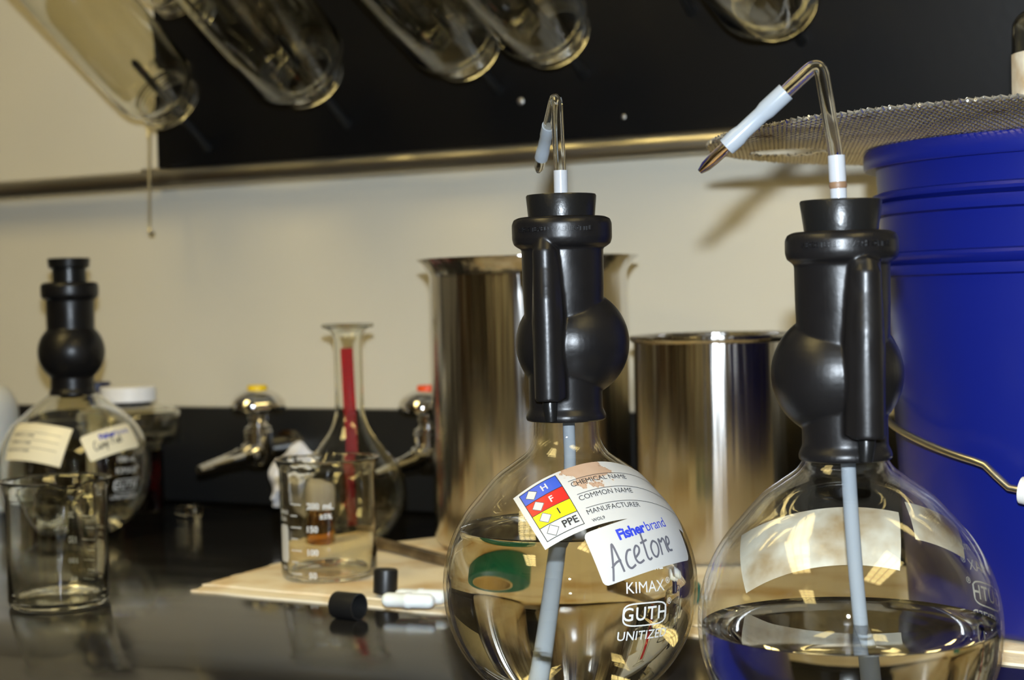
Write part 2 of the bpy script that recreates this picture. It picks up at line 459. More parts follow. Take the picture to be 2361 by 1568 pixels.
for i, (x0, x1, y0, y1) in enumerate(((-3.2, -2.3, Y0, Y0 + 0.4), (-1.7, -1.0, Y0, Y0 + 0.4), (1.2, 1.9, Y0, Y0 + 0.4), (X0, X0 + 0.4, -2.4, -1.6), (X0, X0 + 0.4, -0.9, -0.1), (X1 - 0.4, X1, -1.8, -0.6))):  # unseen tall dark panels, added so the steel pots reflect dark stripes
    struct('reflection_panel_%d' % (i + 1), box(x0, x1, y0, y1, ZF, ZF + 2.2), 'door')

def ceiling_lamp(x, y, label):
    t = thing('ceiling_light', label, 'ceiling light', (x, y, ZC), 0, 'ceiling lights of the room')
    obj('housing', join(box(-0.31, 0.31, -0.61, -0.60, -0.06, 0), box(-0.31, 0.31, 0.60, 0.61, -0.06, 0), box(-0.31, -0.30, -0.6, 0.6, -0.06, 0), box(0.30, 0.31, -0.6, 0.6, -0.06, 0)), 'frame', t, None)
    obj('diffuser', box(-0.30, 0.30, -0.60, 0.60, -0.02, -0.015), 'lamp', t, None)
    for k in (-1, 0, 1):
        if k: obj('louvre', box(k * 0.1 - 0.006, k * 0.1 + 0.006, -0.6, 0.6, -0.055, -0.02), 'louvre', t, None)
    for k in range(1, 6):
        yy = -0.6 + k * 0.2
        obj('louvre', box(-0.30, 0.30, yy - 0.006, yy + 0.006, -0.055, -0.02), 'louvre', t, None)
ceiling_lamp(-1.1, -0.2, 'louvred ceiling light reflected in the glass flasks')
ceiling_lamp(1.0, -0.2, 'louvred ceiling light to the right above the room')
ceiling_lamp(-1.1, -2.3, 'louvred ceiling light far behind the camera')

# ------------------------------------------------------------------ bench, curb, drying board, rail
bench = thing('lab_bench', 'glossy black epoxy lab bench top everything stands on', 'bench', (-0.6, 1.0, 0))
obj('worktop', bbox(-2.6, 2.6, -0.43, WALL_Y - 1.002, -0.032, 0, 0.004), 'bench', bench)
obj('cabinet_base', box(-2.6, 2.6, -0.38, WALL_Y - 1.002, ZF + 0.001, -0.032), 'door', bench, None)
curb = obj('bench_curb', bbox(-2.6, 2.6, 0.362, WALL_Y - 1.002, 0.0005, 0.099, 0.002), 'curb', None, loc=(-0.6, 1.0, 0), label='black raised curb along the back of the bench')
curb['category'] = 'curb'

BY = 1.368    # front face of the drying board
board = thing('drying_board', 'black drying board with slanted pegs fixed to the wall', 'drying rack', (-0.4, BY, 0.35))
obj('panel', bbox(-0.739, 0.95, 0, 0.012, -0.004, 0.75, 0.002), 'board', board)
def board_local(p): return Vector(p) - Vector((-0.4, BY, 0.35))
def add_peg(base, th, ln=0.12):
    b = board_local(base); u = Vector((0, -math.cos(th), math.sin(th)))
    obj('peg', sweep([b + u * -0.004, b + u * 0.01, b + u * (ln - 0.004), b + u * ln], [0.0055, 0.0045, 0.0035, 0.002], 12), 'peg', board)
for sx, sz in ((-0.706, 0.388), (-0.602, 0.366)):
    s = sphere((0, 0, 0), 0.0035 if sx < -0.7 else 0.0022, 16, 8)
    obj('screw', ([(p[0], p[1] * 0.35, p[2]) for p in s[0]], s[1]), 'screw', board, loc=board_local((sx, BY, sz)))

rail = thing('wall_rail', 'grey metal rail running along the wall under the black board', 'rail', (-0.4, WALL_Y - 0.028, 0.337))
obj('bar', sweep([(-2.4, 0, 0), (0, 0, 0), (2.2, 0, 0)], 0.0105, 24), 'rail', rail)
for bx in (-2.0, -0.735, 0.6, 1.8):
    obj('bracket', bbox(bx - 0.012, bx + 0.012, -0.004, 0.028, 0.004, 0.012, 0.001), 'rail', rail)

# ------------------------------------------------------------------ glass jars drying upside down on the pegs
def jar_profile(R, L, neck_r, neck_l):
    """mouth at z = 0, body up to z = L; outer skin then inner skin, one closed shell"""
    out = [(neck_r + 0.0008, 0.0), (neck_r + 0.0022, 0.0012), (neck_r + 0.0022, 0.003), (neck_r, 0.0045)]
    z = 0.0065
    for _ in range(2):
        out += [(neck_r, z), (neck_r + 0.0018, z + 0.0016), (neck_r, z + 0.0036)]; z += 0.0052
    out += [(neck_r - 0.0002, neck_l)]
    sh = [(neck_r, neck_l + 0.0005), (neck_r + (R - neck_r) * 0.45, neck_l + 0.0025), (R - 0.0022, neck_l + 0.008), (R, neck_l + 0.017)]
    out += catmull(sh, 6) + [(R, L - 0.01), (R - 0.003, L - 0.003), (R - 0.01, L), (0, L)]
    t = 0.0024
    inn = [(0, L - 0.005), (R - 0.012, L - 0.005), (R - t, L - 0.014), (R - t, neck_l + 0.018), (R - t - 0.0024, neck_l + 0.0095), (neck_r + (R - neck_r) * 0.35, neck_l + 0.0048), (neck_r - t, neck_l), (neck_r - t, 0.001)]
    return out + inn

def hung_jar(mouth, th, R, L, label, nr=0.0300, nl=0.019, peg=True):
    u = Vector((0, -math.cos(th), math.sin(th)))
    q = Vector((0, 0, 1)).rotation_difference(u)
    t = thing('glass_jar', label, 'jar', mouth, 0, 'empty jars drying on the pegs')
    t.rotation_mode = 'QUATERNION'; t.rotation_quaternion = q
    obj('jar_body', lathe(jar_profile(R, L, nr, nl), 72, closed=True), 'glass_edge', t, 50)
    if peg:
        mth = Vector(mouth); k = (BY - mth.y) / math.cos(th)
        add_peg(tuple(mth - u * k), th, k + 0.07)
JARS = [((395, 243), 34, 0.042, 0.24, 'empty glass jar hanging half over the board edge, leftmost of the row'),
        ((442, 10), 32, 0.031, 0.10, 'jar mouth peeking in at the top between the two leftmost jars'),
        ((745, 205), 32, 0.049, 0.23, 'second large empty jar from the left, hanging on the black board'),
        ((1180, 135), 27, 0.0435, 0.22, 'empty jar hanging above and left of the middle bottle spout'),
        ((1412, 112), 25, 0.0435, 0.22, 'empty jar overlapping its left neighbour above the middle bottle'),
        ((1938, 55), 20, 0.046, 0.22, 'empty jar hanging above the right bottle, rightmost of the row')]
MOUTH = [(-1.0715, 1.312, 0.4065), (-1.062, 1.318, 0.512), (-0.899, 1.312, 0.4155), (-0.729, 1.312, 0.4285), (-0.640, 1.312, 0.4335), (-0.435, 1.312, 0.4395)]
for (px, th, R, L, lb), mo in zip(JARS, MOUTH):
    hung_jar(mo, rad(th), R, L, lb, nr=min(0.030, R - 0.008))
for px, pz in ((-0.815, 0.447), (-0.535, 0.455), (-0.36, 0.46), (-0.98, 0.455)):
    add_peg((px, BY, pz), rad(28), 0.09)

hook = thing('wire_hook', 'thin bent wire hook hanging at the left end of the board', 'hook', (-1.118, 1.325, 0.424))
obj('wire', sweep(catmull([(0.008, 0.012, 0.03), (0.004, 0.01, 0.0), (0.003, 0.004, -0.045), (0.004, 0, -0.10), (0.0045, -0.002, -0.137), (0.006, -0.004, -0.1435), (0.010, -0.006, -0.145), (0.015, -0.008, -0.144)], 5), 0.0016, 8), 'wire', hook)
obj('wire_loop', sweep(catmull([(0.003, 0.002, -0.047), (-0.004, 0.006, -0.01), (-0.008, 0.01, 0.02), (0.0, 0.014, 0.034), (0.008, 0.012, 0.03)], 5), 0.0012, 8), 'wire', hook)

# ------------------------------------------------------------------ towel
tw = thing('paper_towel', 'folded beige paper towels spread under the beaker and steel pots', 'towel', (0, 0, 0))
def towel_sheet(pts, z0, z1, n=60):
    """quad patch between four corners, softly crumpled, with a thickness"""
    A, B, C_, D_ = [Vector((*cw(*p), 0)) for p in pts]
    V, F = [], []
    m = n // 2
    for top in (0, 1):
        for j in range(m + 1):
            for i in range(n + 1):
                s, t = i / n, j / m
                p = (A * (1 - s) + B * s) * (1 - t) + (D_ * (1 - s) + C_ * s) * t
                ed = min(s, 1 - s, t * 0.6, (1 - t) * 0.6)
                h = noise.noise(p * 22) * 0.0012 + noise.noise(p * 70) * 0.0004
                wv = (noise.noise(Vector((s * 14, t * 14, 3))) * 0.004) if ed < 1e-6 else 0
                p2 = p + Vector((wv, wv, 0))
                p2.z = (z1 + h * min(1, ed * 20) - 0.0012 * math.exp(-ed * 60)) if top else z0
                V.append(p2)
    N = (n + 1) * (m + 1)
    for j in range(m):
        for i in range(n):
            a = j * (n + 1) + i; q = (a, a + 1, a + n + 2, a + n + 1)
            F.append(tuple(x + N for x in q)); F.append(q[::-1])
    rim = [i for i in range(n + 1)] + [j * (n + 1) + n for j in range(1, m + 1)] + [m * (n + 1) + i for i in range(n - 1, -1, -1)] + [j * (n + 1) for j in range(m - 1, 0, -1)]
    for k in range(len(rim)):
        a, b = rim[k], rim[(k + 1) % len(rim)]; F.append((a, b, b + N, a + N))
    return V, F
TA = [(-0.2347, 1.177), (0.300, 0.868), (0.500, 1.115), (-0.170, 1.335)]
obj('lower_sheet', towel_sheet(TA, 0.0, 0.0028), 'towel', tw, 60)
TB = [(-0.228, 1.186), (0.31, 0.885), (0.48, 1.125), (-0.155, 1.335)]
obj('upper_sheet', towel_sheet(TB, 0.0028, 0.0052), 'towel', tw, 60)
TC = [(-0.175, 1.325), (0.10, 1.235), (0.16, 1.36), (-0.055, 1.412)]
obj('back_sheet', towel_sheet(TC, 0.0, 0.0040, 40), 'towel', tw, 60)
TZ = 0.0056

# ------------------------------------------------------------------ stainless pots
def steel_pot(name, X, D, R, H, flare, label, rolled):
    t = thing(name, label, 'steel pot', (*cw(X, D), TZ), facing(X, D))
    o = [(0, 0.0), (R - 0.012, 0.0), (R - 0.004, 0.002), (R, 0.008), (R, H - 0.022)]
    if rolled:
        o += [(R, H - 0.006), (R + 0.0016, H - 0.0052), (R + 0.0034, H - 0.003), (R + 0.0030, H - 0.0008), (R + 0.001, H), (R - 0.0012, H - 0.0012)]
    else:
        o += catmull([(R, H - 0.018), (R + 0.0006, H - 0.012), (R + flare * 0.5, H - 0.005), (R + flare, H - 0.0006)], 5) + [(R + flare, H), (R + flare - 0.001, H + 0.0002)]
    k = 0.0012
    inn = [(R + flare * 0.4 - k, H - 0.0055), (R - k, H - 0.014), (R - k, 0.009), (R - 0.006, 0.004), (0, 0.003)] if not rolled else [(R - k, H - 0.01), (R - k, 0.009), (R - 0.006, 0.004), (0, 0.003)]
    obj('pot_body', lathe(o + inn, 128), 'steel', t, 50)
steel_pot('steel_beaker', 0.014, 1.336, 0.0800, 0.232, 0.0098, 'tall stainless steel beaker with flared rim behind the middle bottle', False)
steel_pot('steel_beaker', 0.155, 1.254, 0.0625, 0.169, 0.0, 'shorter stainless steel beaker with rolled rim between the two front bottles', True)

# ------------------------------------------------------------------ blue bucket with the wire screen on top
BX, BD = 0.357, 1.0
bk = thing('plastic_bucket', 'dark blue plastic bucket with wire handle beside the right bottle', 'bucket', (*cw(BX, BD), TZ), facing(BX, BD))
BH = 0.2845
def br(z): return 0.1155 + 0.0165 * z / BH
bp = [(0, 0), (0.108, 0), (0.113, 0.002), (br(0.006), 0.006)]
def rib(z, h=0.0028, d=0.0045):
    return [(br(z), z - h - 0.001), (br(z) + d, z - h), (br(z) + d + 0.0006, z), (br(z) + d, z + h), (br(z), z + h + 0.001)]
bp += [(br(0.19), 0.19)] + rib(0.2105) + rib(0.2125 + 0.0065, 0.0018, 0.003)[1:] + [(br(0.23), 0.23)] + rib(0.2475, 0.0034, 0.005) + rib(0.2555, 0.0018, 0.003)[1:]
bp += [(br(0.27), 0.2700), (br(0.27) + 0.0005, 0.2725), (br(0.27) + 0.0065, 0.2725), (br(0.27) + 0.0075, 0.2740), (br(0.27) + 0.0075, BH - 0.0025), (br(0.27) + 0.006, BH), (br(0.27), BH), (br(0.27) - 0.003, BH - 0.003), (br(0.0) - 0.003, 0.006), (0, 0.005)]
obj('bucket_body', lathe(bp, 128), 'bucket', bk, 35)
for s in (-1, 1):
    a = sweep([(s * (br(0.19) - 0.004), 0, 0.192), (s * (br(0.19) + 0.004), 0, 0.192), (s * (br(0.19) + 0.010), 0, 0.192)], [0.012, 0.011, 0.008], 20)
    obj('handle_ear', a, 'bucket', bk)
hp = []
for k in range(0, 61):
    a = PI * k / 60          # hangs down in front, from ear to ear
    x = -math.cos(a) * (br(0.15) + 0.010); y = -math.sin(a) * (br(0.12) + 0.012)
    f = abs(math.cos(a))
    z = 0.096 + 0.030 * f * f + 0.066 * f ** 40
    if 0.36 < f < 0.46: z -= 0.010 * (0.46 - f) / 0.10
    if f <= 0.36: z -= 0.010
    hp.append((x, y, z))
obj('wire_handle', sweep(hp, 0.0021, 12), 'wire', bk)
gp = [p for p in hp if abs(p[0]) < 0.042]
obj('handle_grip', sweep(gp, [0.0074] + [0.0079] * (len(gp) - 2) + [0.0074], 20), 'grip', bk)

sc_t = thing('wire_screen', 'round woven wire screen lying on top of the blue bucket', 'screen', (*cw(0.333, 0.941), TZ + BH + 0.0013), facing(0.333, 0.941))
def screen():
    R, p, r = 0.218, 0.0038, 0.00062
    rot = YAW - facing(0.333, 0.941)      # wires run square to the wall
    hx, hy = cw(0.174, 1.02); sx, sy = cw(0.333, 0.941)
    hole = Matrix.Rotation(-facing(0.333, 0.941), 3, 'Z') @ Vector((hx - sx, hy - sy, 0))
    V, F = [], []
    n = int(R / p)
    ca, sa = math.cos(rot - YAW + 0.0), math.sin(rot - YAW + 0.0)
    for ax in (0, 1):
        for i in range(-n, n + 1):
            c = i * p; hl = math.sqrt(max(R * R - c * c, 0)); k0 = int(hl / p)
            prev = None
            for j in range(-k0 - 1, k0 + 2):
                l = max(-hl, min(hl, j * p))
                x, y = (l, c) if ax == 0 else (c, l)
                X, Y = x * ca - y * sa, x * sa + y * ca
                if math.hypot((X - hole.x), (Y - hole.y)) < 0.024: prev = None; continue
                z = r * (1 if (i + j + ax) % 2 else -1)
                sag = 0.0012 * noise.noise(Vector((X * 14, Y * 14, 0)))
                dirn = Vector((ca, sa, 0)) if ax == 0 else Vector((-sa, ca, 0))
                sd = Vector((-dirn.y, dirn.x, 0)); q = Vector((X, Y, z + abs(sag)))
                b = len(V); V += [q + sd * r, q + Vector((0, 0, r)), q - sd * r, q - Vector((0, 0, r))]
                if prev is not None:
                    for e in range(4): F.append((prev + e, prev + (e + 1) % 4, b + (e + 1) % 4, b + e))
                prev = b
    return V, F
obj('wire_mesh', screen(), 'screen', sc_t, 80, kind='stuff')

# small jar on the screen, cut by the frame
jx = (0.3235, 0.955)
sj = thing('storage_jar', 'small clear jar with a white label standing on the wire screen', 'jar', (*cw(*jx), TZ + BH + 0.0032), facing(*jx))
P = catmull([(0.026, 0.0), (0.0295, 0.003), (0.030, 0.01), (0.030, 0.055), (0.0285, 0.066), (0.022, 0.072), (0.019, 0.075), (0.019, 0.08)], 4)
obj('jar_body', lathe([(0, 0)] + P + offset_profile(P, 0.002)[::-1] + [(0, 0.003)], 64), 'glass_edge', sj, 50)
obj('jar_label', ([(0.0304 * math.sin(a), -0.0304 * math.cos(a), z) for z in (0.018, 0.046) for a in [rad(-80 + 10 * k) for k in range(17)]], [(k, k + 1, k + 18, k + 17) for k in range(16)]), 'paper_aged', sj)

# ------------------------------------------------------------------ wash bottles
def flask_profile(R, zc, zn):
    """outer skin of a round flask from base to the neck top at zn"""
    rb = math.sqrt(R * R - zc * zc)
    a0 = math.atan2(-zc, rb) + 0.10
    a1 = math.asin(0.0415 / R)
    arc = [(R * math.cos(a0 + (a1 - a0) * k / 48), zc + R * math.sin(a0 + (a1 - a0) * k / 48)) for k in range(49)]
    sh = [arc[-1], (0.0375, zc + 0.0560), (0.0275, zc + 0.0635), (0.0208, zc + 0.0685), (0.0174, zc + 0.0745), (0.0165, zc + 0.082), (0.0165, zn)]
    return [(0, 0.0012), (rb - 0.006, 0.0006), (rb - 0.002, 0.0), (rb + 0.0005, 0.0006)] + arc[:-1] + catmull(sh, 8)

def round_flask(t, R, zc, zn, level, liquid, glass='glass'):
    pr = flask_profile(R, zc, zn)
    inn = offset_profile(pr, 0.0017); inn[0] = (0, 0.003); inn[-1] = (inn[-1][0], zn)
    obj('flask', lathe(pr + inn[::-1], 128), glass, t, 60)
    mid = offset_profile(pr, 0.00178); mid[0] = (0, 0.0031)
    lq = [p for p in mid if p[1] < level]
    k = len(lq); a, b = lq[-1], mid[k]
    f = (level - a[1]) / (b[1] - a[1]); rl = a[0] + (b[0] - a[0]) * f
    lq += [(rl, level + 0.0012), (rl - 0.0014, level + 0.0005), (rl - 0.004, level), (rl * 0.5, level), (0, level)]
    obj('liquid', lathe(lq, 128), liquid, t, 30)
    return pr

def remeshed(o, vox=0.0007, it=4):
    r = o.modifiers.new('r', 'REMESH'); r.mode = 'VOXEL'; r.voxel_size = vox; r.use_smooth_shade = True
    s = o.modifiers.new('s', 'SMOOTH'); s.factor = 0.5; s.iterations = it

def rubber_head(t, zf, zb, Rb, boff, zc0, zc1, rc, rn, tube=None, ridge=True):
    """rubber hand bulb: flange zf, bulb centre zb, collar zc0..zc1; tube = (x, z0, z1, r) of the side valve tube"""
    rl = rn * 0.905
    neck = [(0, zf), (rn * 0.955, zf), (rn * 0.985, zf + 0.001), (rn * 0.985, zf + 0.003), (rl * 1.0, zf + 0.0065), (rl, zf + 0.02), (rl, zb), (rn * 0.97, zb + 0.012), (rn, zb + 0.03), (rn * 1.01, zc0 - 0.001),
            (rc - 0.003, zc0 - 0.0004), (rc - 0.0008, zc0 + 0.0012), (rc, zc0 + 0.004), (rc, zc1 - 0.0035), (rc - 0.001, zc1 - 0.0012), (rc - 0.0035, zc1), (0, zc1)]
    parts = [lathe(neck, 64), sphere((boff[0], boff[1], zb), Rb, 64, 32, 0.98)]
    if tube:
        x, z0, z1, r = tube; y = -math.sqrt(max((rn + 0.0012) ** 2 - x * x, 0))
        y2 = -math.sqrt(max((rn * 1.12 + 0.001) ** 2 - x * x, 0))
        parts.append(sweep([(x, y + 0.003, z1), (x, y + 0.0005, z1 - 0.0015), (x, y, z1 - 0.005), (x * 0.99, y, z1 - 0.014), (x * 0.98, y2, z1 - 0.030), (x * 0.96, y2, (z0 + z1) / 2), (x * 0.95, y2, z0 + 0.0004), (x * 0.95, y2, z0)], [r * 0.45, r * 0.8, r, r * 1.02, r * 1.06, r * 1.08, r * 1.1, r * 1.04], 24))
        parts.append(sweep([(x * 0.9, y * 0.86, zc0), (x * 0.88, y2 * 0.88, (z0 + z1) / 2), (x * 0.85, y2 * 0.86, z0 + 0.001)], [r * 1.1, r * 1.35, r * 1.3], 20))
    o = obj('rubber_bulb', join(*parts), 'rubber', t, None)
    remeshed(o)
    if tube:
        x, z0, z1, r = tube
        yy = -rl - 0.001
        obj('valve_nub', sweep([(x * 0.9, yy + 0.002, z0 + 0.003), (x * 0.9, yy, z0 - 0.003), (x * 0.85, yy, zf + 0.001)], [0.0042, 0.0038, 0.003], 12), 'stopper', t)
    return o

def collar_text(t, s, z, r, size, ang0, sp=1.0):
    v, f = text2d(s, size, 0.00004, 0.0008, sp)
    V = [((r + p.z) * math.sin(p.x / r + ang0), -(r + p.z) * math.cos(p.x / r + ang0), z + p.y) for p in v]
    obj('embossed_lettering', (V, f), 'rubber', t, 30)

def stopper(t, z0, z1, r0, r1, step=None):
    if step: p = [(0, z0), (step, z0), (step, z1 - 0.0095), (r1 - 0.002, z1 - 0.009), (r1 - 0.0008, z1 - 0.008), (r1, z1 - 0.0006), (r1 - 0.0006, z1), (0, z1)]
    else: p = [(0, z0), (r0, z0), (r1 - 0.0002, z1 - 0.0008), (r1 - 0.0006, z1), (0, z1)]
    obj('stopper', lathe(p, 64), 'stopper', t, 40)

def bent(pts, bend=0.006, n=8):
    """polyline with rounded corners"""
    P = [Vector(p) for p in pts]; out = [P[0]]
    for i in range(1, len(P) - 1):
        a = P[i] + (P[i - 1] - P[i]).normalized() * bend; c = P[i] + (P[i + 1] - P[i]).normalized() * bend
        for k in range(n + 1):
            s = k / n; out.append(a * (1 - s) ** 2 + P[i] * 2 * s * (1 - s) + c * s * s)
    out.append(P[-1]); return out

def dense(path, step=0.002):
    P = [Vector(p) for p in path]; out = [P[0]]
    for a, b in zip(P, P[1:]):
        n = max(1, int((b - a).length / step))
        out += [a.lerp(b, k / n) for k in range(1, n + 1)]
    return out

# handwriting strokes, in units of letter height
HAND = {
 'Acetone': [[(0.0, -0.15), (0.12, 0.25), (0.30, 0.95), (0.36, 1.0), (0.42, 0.6), (0.50, 0.0)], [(0.08, 0.28), (0.3, 0.40), (0.50, 0.42)],
             [(1.00, 0.62), (0.84, 0.62), (0.70, 0.40), (0.70, 0.15), (0.82, 0.02), (1.02, 0.08)],
             [(1.08, 0.30), (1.28, 0.42), (1.34, 0.58), (1.24, 0.68), (1.10, 0.52), (1.08, 0.25), (1.2, 0.08), (1.42, 0.12)],
             [(1.62, 1.05), (1.60, 0.6), (1.60, 0.2), (1.68, 0.06), (1.8, 0.1)], [(1.46, 0.70), (1.62, 0.72), (1.80, 0.74)],
             [(2.0, 0.6), (1.88, 0.44), (1.90, 0.18), (2.04, 0.06), (2.2, 0.22), (2.22, 0.48), (2.08, 0.62), (1.98, 0.58)],
             [(2.34, 0.05), (2.36, 0.35), (2.36, 0.62), (2.46, 0.5), (2.58, 0.6), (2.66, 0.5), (2.68, 0.2), (2.74, 0.06)],
             [(2.74, 0.3), (2.92, 0.38), (2.94, 0.55), (2.84, 0.6), (2.76, 0.42), (2.80, 0.14), (3.0, 0.10)]],
 'Camp Fuel': [[(0.42, 0.9), (0.2, 1.0), (0.02, 0.6), (0.04, 0.15), (0.22, 0.0), (0.42, 0.15)],
             [(0.75, 0.5), (0.58, 0.5), (0.52, 0.2), (0.62, 0.02), (0.76, 0.3), (0.78, 0.05), (0.88, 0.02)],
             [(0.95, 0.0), (0.98, 0.5), (1.12, 0.45), (1.14, 0.05), (1.18, 0.45), (1.32, 0.4), (1.34, 0.02)],
             [(1.5, 0.5), (1.46, -0.4)], [(1.48, 0.4), (1.66, 0.55), (1.76, 0.35), (1.64, 0.1), (1.48, 0.15)],
             [(2.3, 0.0), (2.28, 0.5), (2.32, 1.0), (2.66, 1.0)], [(2.28, 0.55), (2.55, 0.58)],
             [(2.72, 0.5), (2.72, 0.15), (2.86, 0.02), (3.0, 0.2), (3.02, 0.5), (3.04, 0.02)],
             [(3.14, 0.25), (3.34, 0.3), (3.32, 0.5), (3.18, 0.5), (3.12, 0.2), (3.26, 0.0), (3.42, 0.08)],
             [(3.55, 1.0), (3.52, 0.4), (3.56, 0.02)]]}
def handwriting(key, h, wd, slant=0.12):
    ps = []
    for st in HAND[key]:
        s = catmull([((x + y * slant) * h, y * h) for x, y in st], 5)
        ps.append(line2d(s, wd))
    return join(*ps)

def chem_label(t, sk, W=0.095, H=0.038, mat='stained', full=True, name='chemical_label'):
    """hazard label: four-colour block on the left, three ruled lines on the right"""
    g = rect2d(0, W, -H / 2, H / 2, 44, 16)
    o = obj(name, sk(g, 0.0002), mat, t, 60, label='stained white hazard label with blue, red and yellow bands' if full else None)
    uv = o.data.uv_layers.new(name='UVMap')
    for lp in o.data.loops:
        p = g[0][lp.vertex_index]; uv.data[lp.index].uv = (p[0] * 1000, p[1] * 1000)
    if not full: return o
    a0, a1, b0, b1 = 0.003, 0.025, -0.0162, 0.0172
    q = (b1 - b0) / 4
    for nm, k, mt in (('blue_band', 3, 'lblue'), ('red_band', 2, 'lred'), ('yellow_band', 1, 'lyellow')):
        obj(nm, sk(rect2d(a0, a1, b0 + q * k, b0 + q * (k + 1), 10, 5), 0.00032), mt, o, None)
    obj('block_outline', sk(join(frame2d(a0, a1, b0, b1, 0.0004), *[rect2d(a0, a1, b0 + q * k - 0.0002, b0 + q * k + 0.0002, 10, 1) for k in (1, 2, 3)]), 0.00045), 'ink', o, None)
    for k in range(4):
        yc = b0 + q * (k + 0.5)
        dm = obj('hazard_diamond', sk(diamond2d(a0 + 0.0058, yc, 0.0036), 0.00048), 'paper', o, None)
        obj('diamond_outline', sk(diamond2d(a0 + 0.0058, yc, 0.0036, 0.00035), 0.0006), 'ink', o, None)
    for s, k, mt, sz in (('H', 3, 'paper', 0.0052), ('F', 2, 'paper', 0.0052), ('I', 1, 'ink', 0.0052), ('PPE', 0, 'ink', 0.0058)):
        obj('hazard_letter', sk(shift(text2d(s, sz, 0.00012), a0 + (0.0135 if k else 0.0158), b0 + q * (k + 0.5)), 0.00055), mt, o, None)
    ln = [rect2d(0.0285 + 0.0006 * i, W - 0.002, y, y + 0.0003, 30, 1) for i, y in enumerate((0.0098, 0.0008, -0.0082))]
    obj('ruled_lines', sk(join(*ln), 0.00045), 'ink', o, None)
    for s, y in (('CHEMICAL NAME', 0.0072), ('COMMON NAME', -0.0018), ('MANUFACTURER', -0.0108)):
        obj('lettering', sk(shift(text2d(s, 0.0042, 0.0, align='LEFT'), 0.0288, y), 0.00045), 'ink', o, None)
    obj('lettering', sk(shift(text2d('WOL9', 0.0026, 0.00003, align='LEFT'), 0.0295, -0.0160), 0.00045), 'ink', o, None)
    return o

def name_label(t, sk, W, H, word, h, wd, mat='paper', ox=0.006, oy=-0.005, brand=True, rot=0.05, ink='marker'):
    V, F = rect2d(0, W, -H / 2, H / 2, 30, 12)
    rr = 0.003
    def rnd(p):      # rounded corners
        x, y = p[0], p[1]
        cx, cyy = min(max(x, rr), W - rr), min(max(y, -H / 2 + rr), H / 2 - rr)
        d = math.hypot(x - cx, y - cyy)
        return (cx + (x - cx) * rr / d, cyy + (y - cyy) * rr / d, 0) if d > rr else p
    o = obj('name_label', sk(([rnd(p) for p in V], F), 0.00025), mat, t, 60, label='white sticker with blue print and handwriting')
    if brand:
        v = text2d('Fisher', 0.0074, 0.00028, align='LEFT', spacing=0.95); x1 = max(p.x for p in v[0])
        obj('blue_lettering', sk(shift(v, 0.0160, H / 2 - 0.0066), 0.0004), 'fblue', o, None)
        obj('blue_lettering', sk(shift(text2d('brand', 0.0074, 0.0, align='LEFT', spacing=0.95), 0.0162 + x1, H / 2 - 0.0066), 0.0004), 'fblue', o, None)
    obj('handwriting', sk(shift(handwriting(word, h, wd), ox, oy, rot), 0.0004), ink, o, None)
    return o

def flask_print(t, sk, k=1.0):
    """white fired-on maker's print"""
    a = obj('maker_print', sk(shift(text2d('KIMAX', 0.0078 * k), 0, 0.0128), 0.00015), 'print', t, None)
    obj('lettering', sk(shift(text2d('®', 0.0042 * k), 0.0148, 0.0148), 0.00015), 'print', a, None)
    obj('lettering', sk(shift(text2d('GUTH', 0.0092 * k, 0.00012, spacing=1.12), 0, 0.0), 0.00015), 'print', a, None)
    W, H, wd = 0.0132, 0.0058, 0.0007
    def barrel(rw, rh, n=40):
        pts = []
        for i in range(n):
            u = 2 * PI * i / n; c, s = math.cos(u), math.sin(u)
            pts.append((rw * math.copysign(abs(c) ** 0.45, c), rh * math.copysign(abs(s) ** 0.55, s), 0))
        return pts
    O, I = barrel(W, H), barrel(W - wd, H - wd); n = len(O)
    obj('emblem_frame', sk((O + I, [(i, (i + 1) % n, n + (i + 1) % n, n + i) for i in range(n)]), 0.00015), 'print', a, None)
    obj('lettering', sk(shift(text2d('®', 0.0042 * k), 0.0152, 0.0048), 0.00015), 'print', a, None)
    obj('lettering', sk(shift(text2d('UNITIZED', 0.0066 * k, 0.00006, spacing=1.03), 0, -0.0106), 0.00015), 'print', a, None)
    obj('lettering', sk(shift(text2d('1000 mL', 0.0066 * k, 0.00006), 0.001, 0.0228), 0.00015), 'print', a, None)
    return a

# ---- middle bottle (acetone)
X, D = 0.0268, 0.8437
wb = thing('wash_bottle', 'round glass wash bottle labelled Acetone with coloured hazard label', 'wash bottle', (*cw(X, D), 0), facing(X, D), 'rubber-topped glass wash bottles')
pr = round_flask(wb, 0.0653, 0.0577, 0.150, 0.0872, 'acetone')
rubber_head(wb, 0.1422, 0.1815, 0.0293, (0.0042, 0.0055), 0.2312, 0.2462, 0.0256, 0.0208, (-0.0088, 0.1535, 0.2338, 0.0062))
collar_text(wb, 'REGISTERED WASHBOTTLE', 0.2395, 0.0258, 0.0034, -0.18, 1.0)
stopper(wb, 0.2455, 0.2576, 0.0170, 0.0182)
obj('white_sleeve', sweep([(0, 0, 0.250), (0, 0, 0.2700)], 0.0036, 20, inner=0.0027), 'pe_dense', wb)
tp = bent([(0.0, 0, 0.262), (-0.0012, 0.0, 0.3095), (-0.0098, 0.044, 0.2815)], 0.008, 10)
tpd = dense(tp)
obj('glass_spout', sweep(tpd[:-4], 0.0031, 20, inner=0.0016), 'glass_solid', wb)
e0, e1 = Vector(tp[-2]), Vector(tp[-1]); dd = (e1 - e0).normalized()
obj('outlet_sleeve', sweep([e1 - dd * 0.026, e1 - dd * 0.018, e1 - dd * 0.017, e1 - dd * 0.006, e1 - dd * 0.005, e1 + dd * 0.002], [0.0036, 0.0036, 0.0033, 0.0033, 0.0036, 0.0036], 20), 'pe', wb)
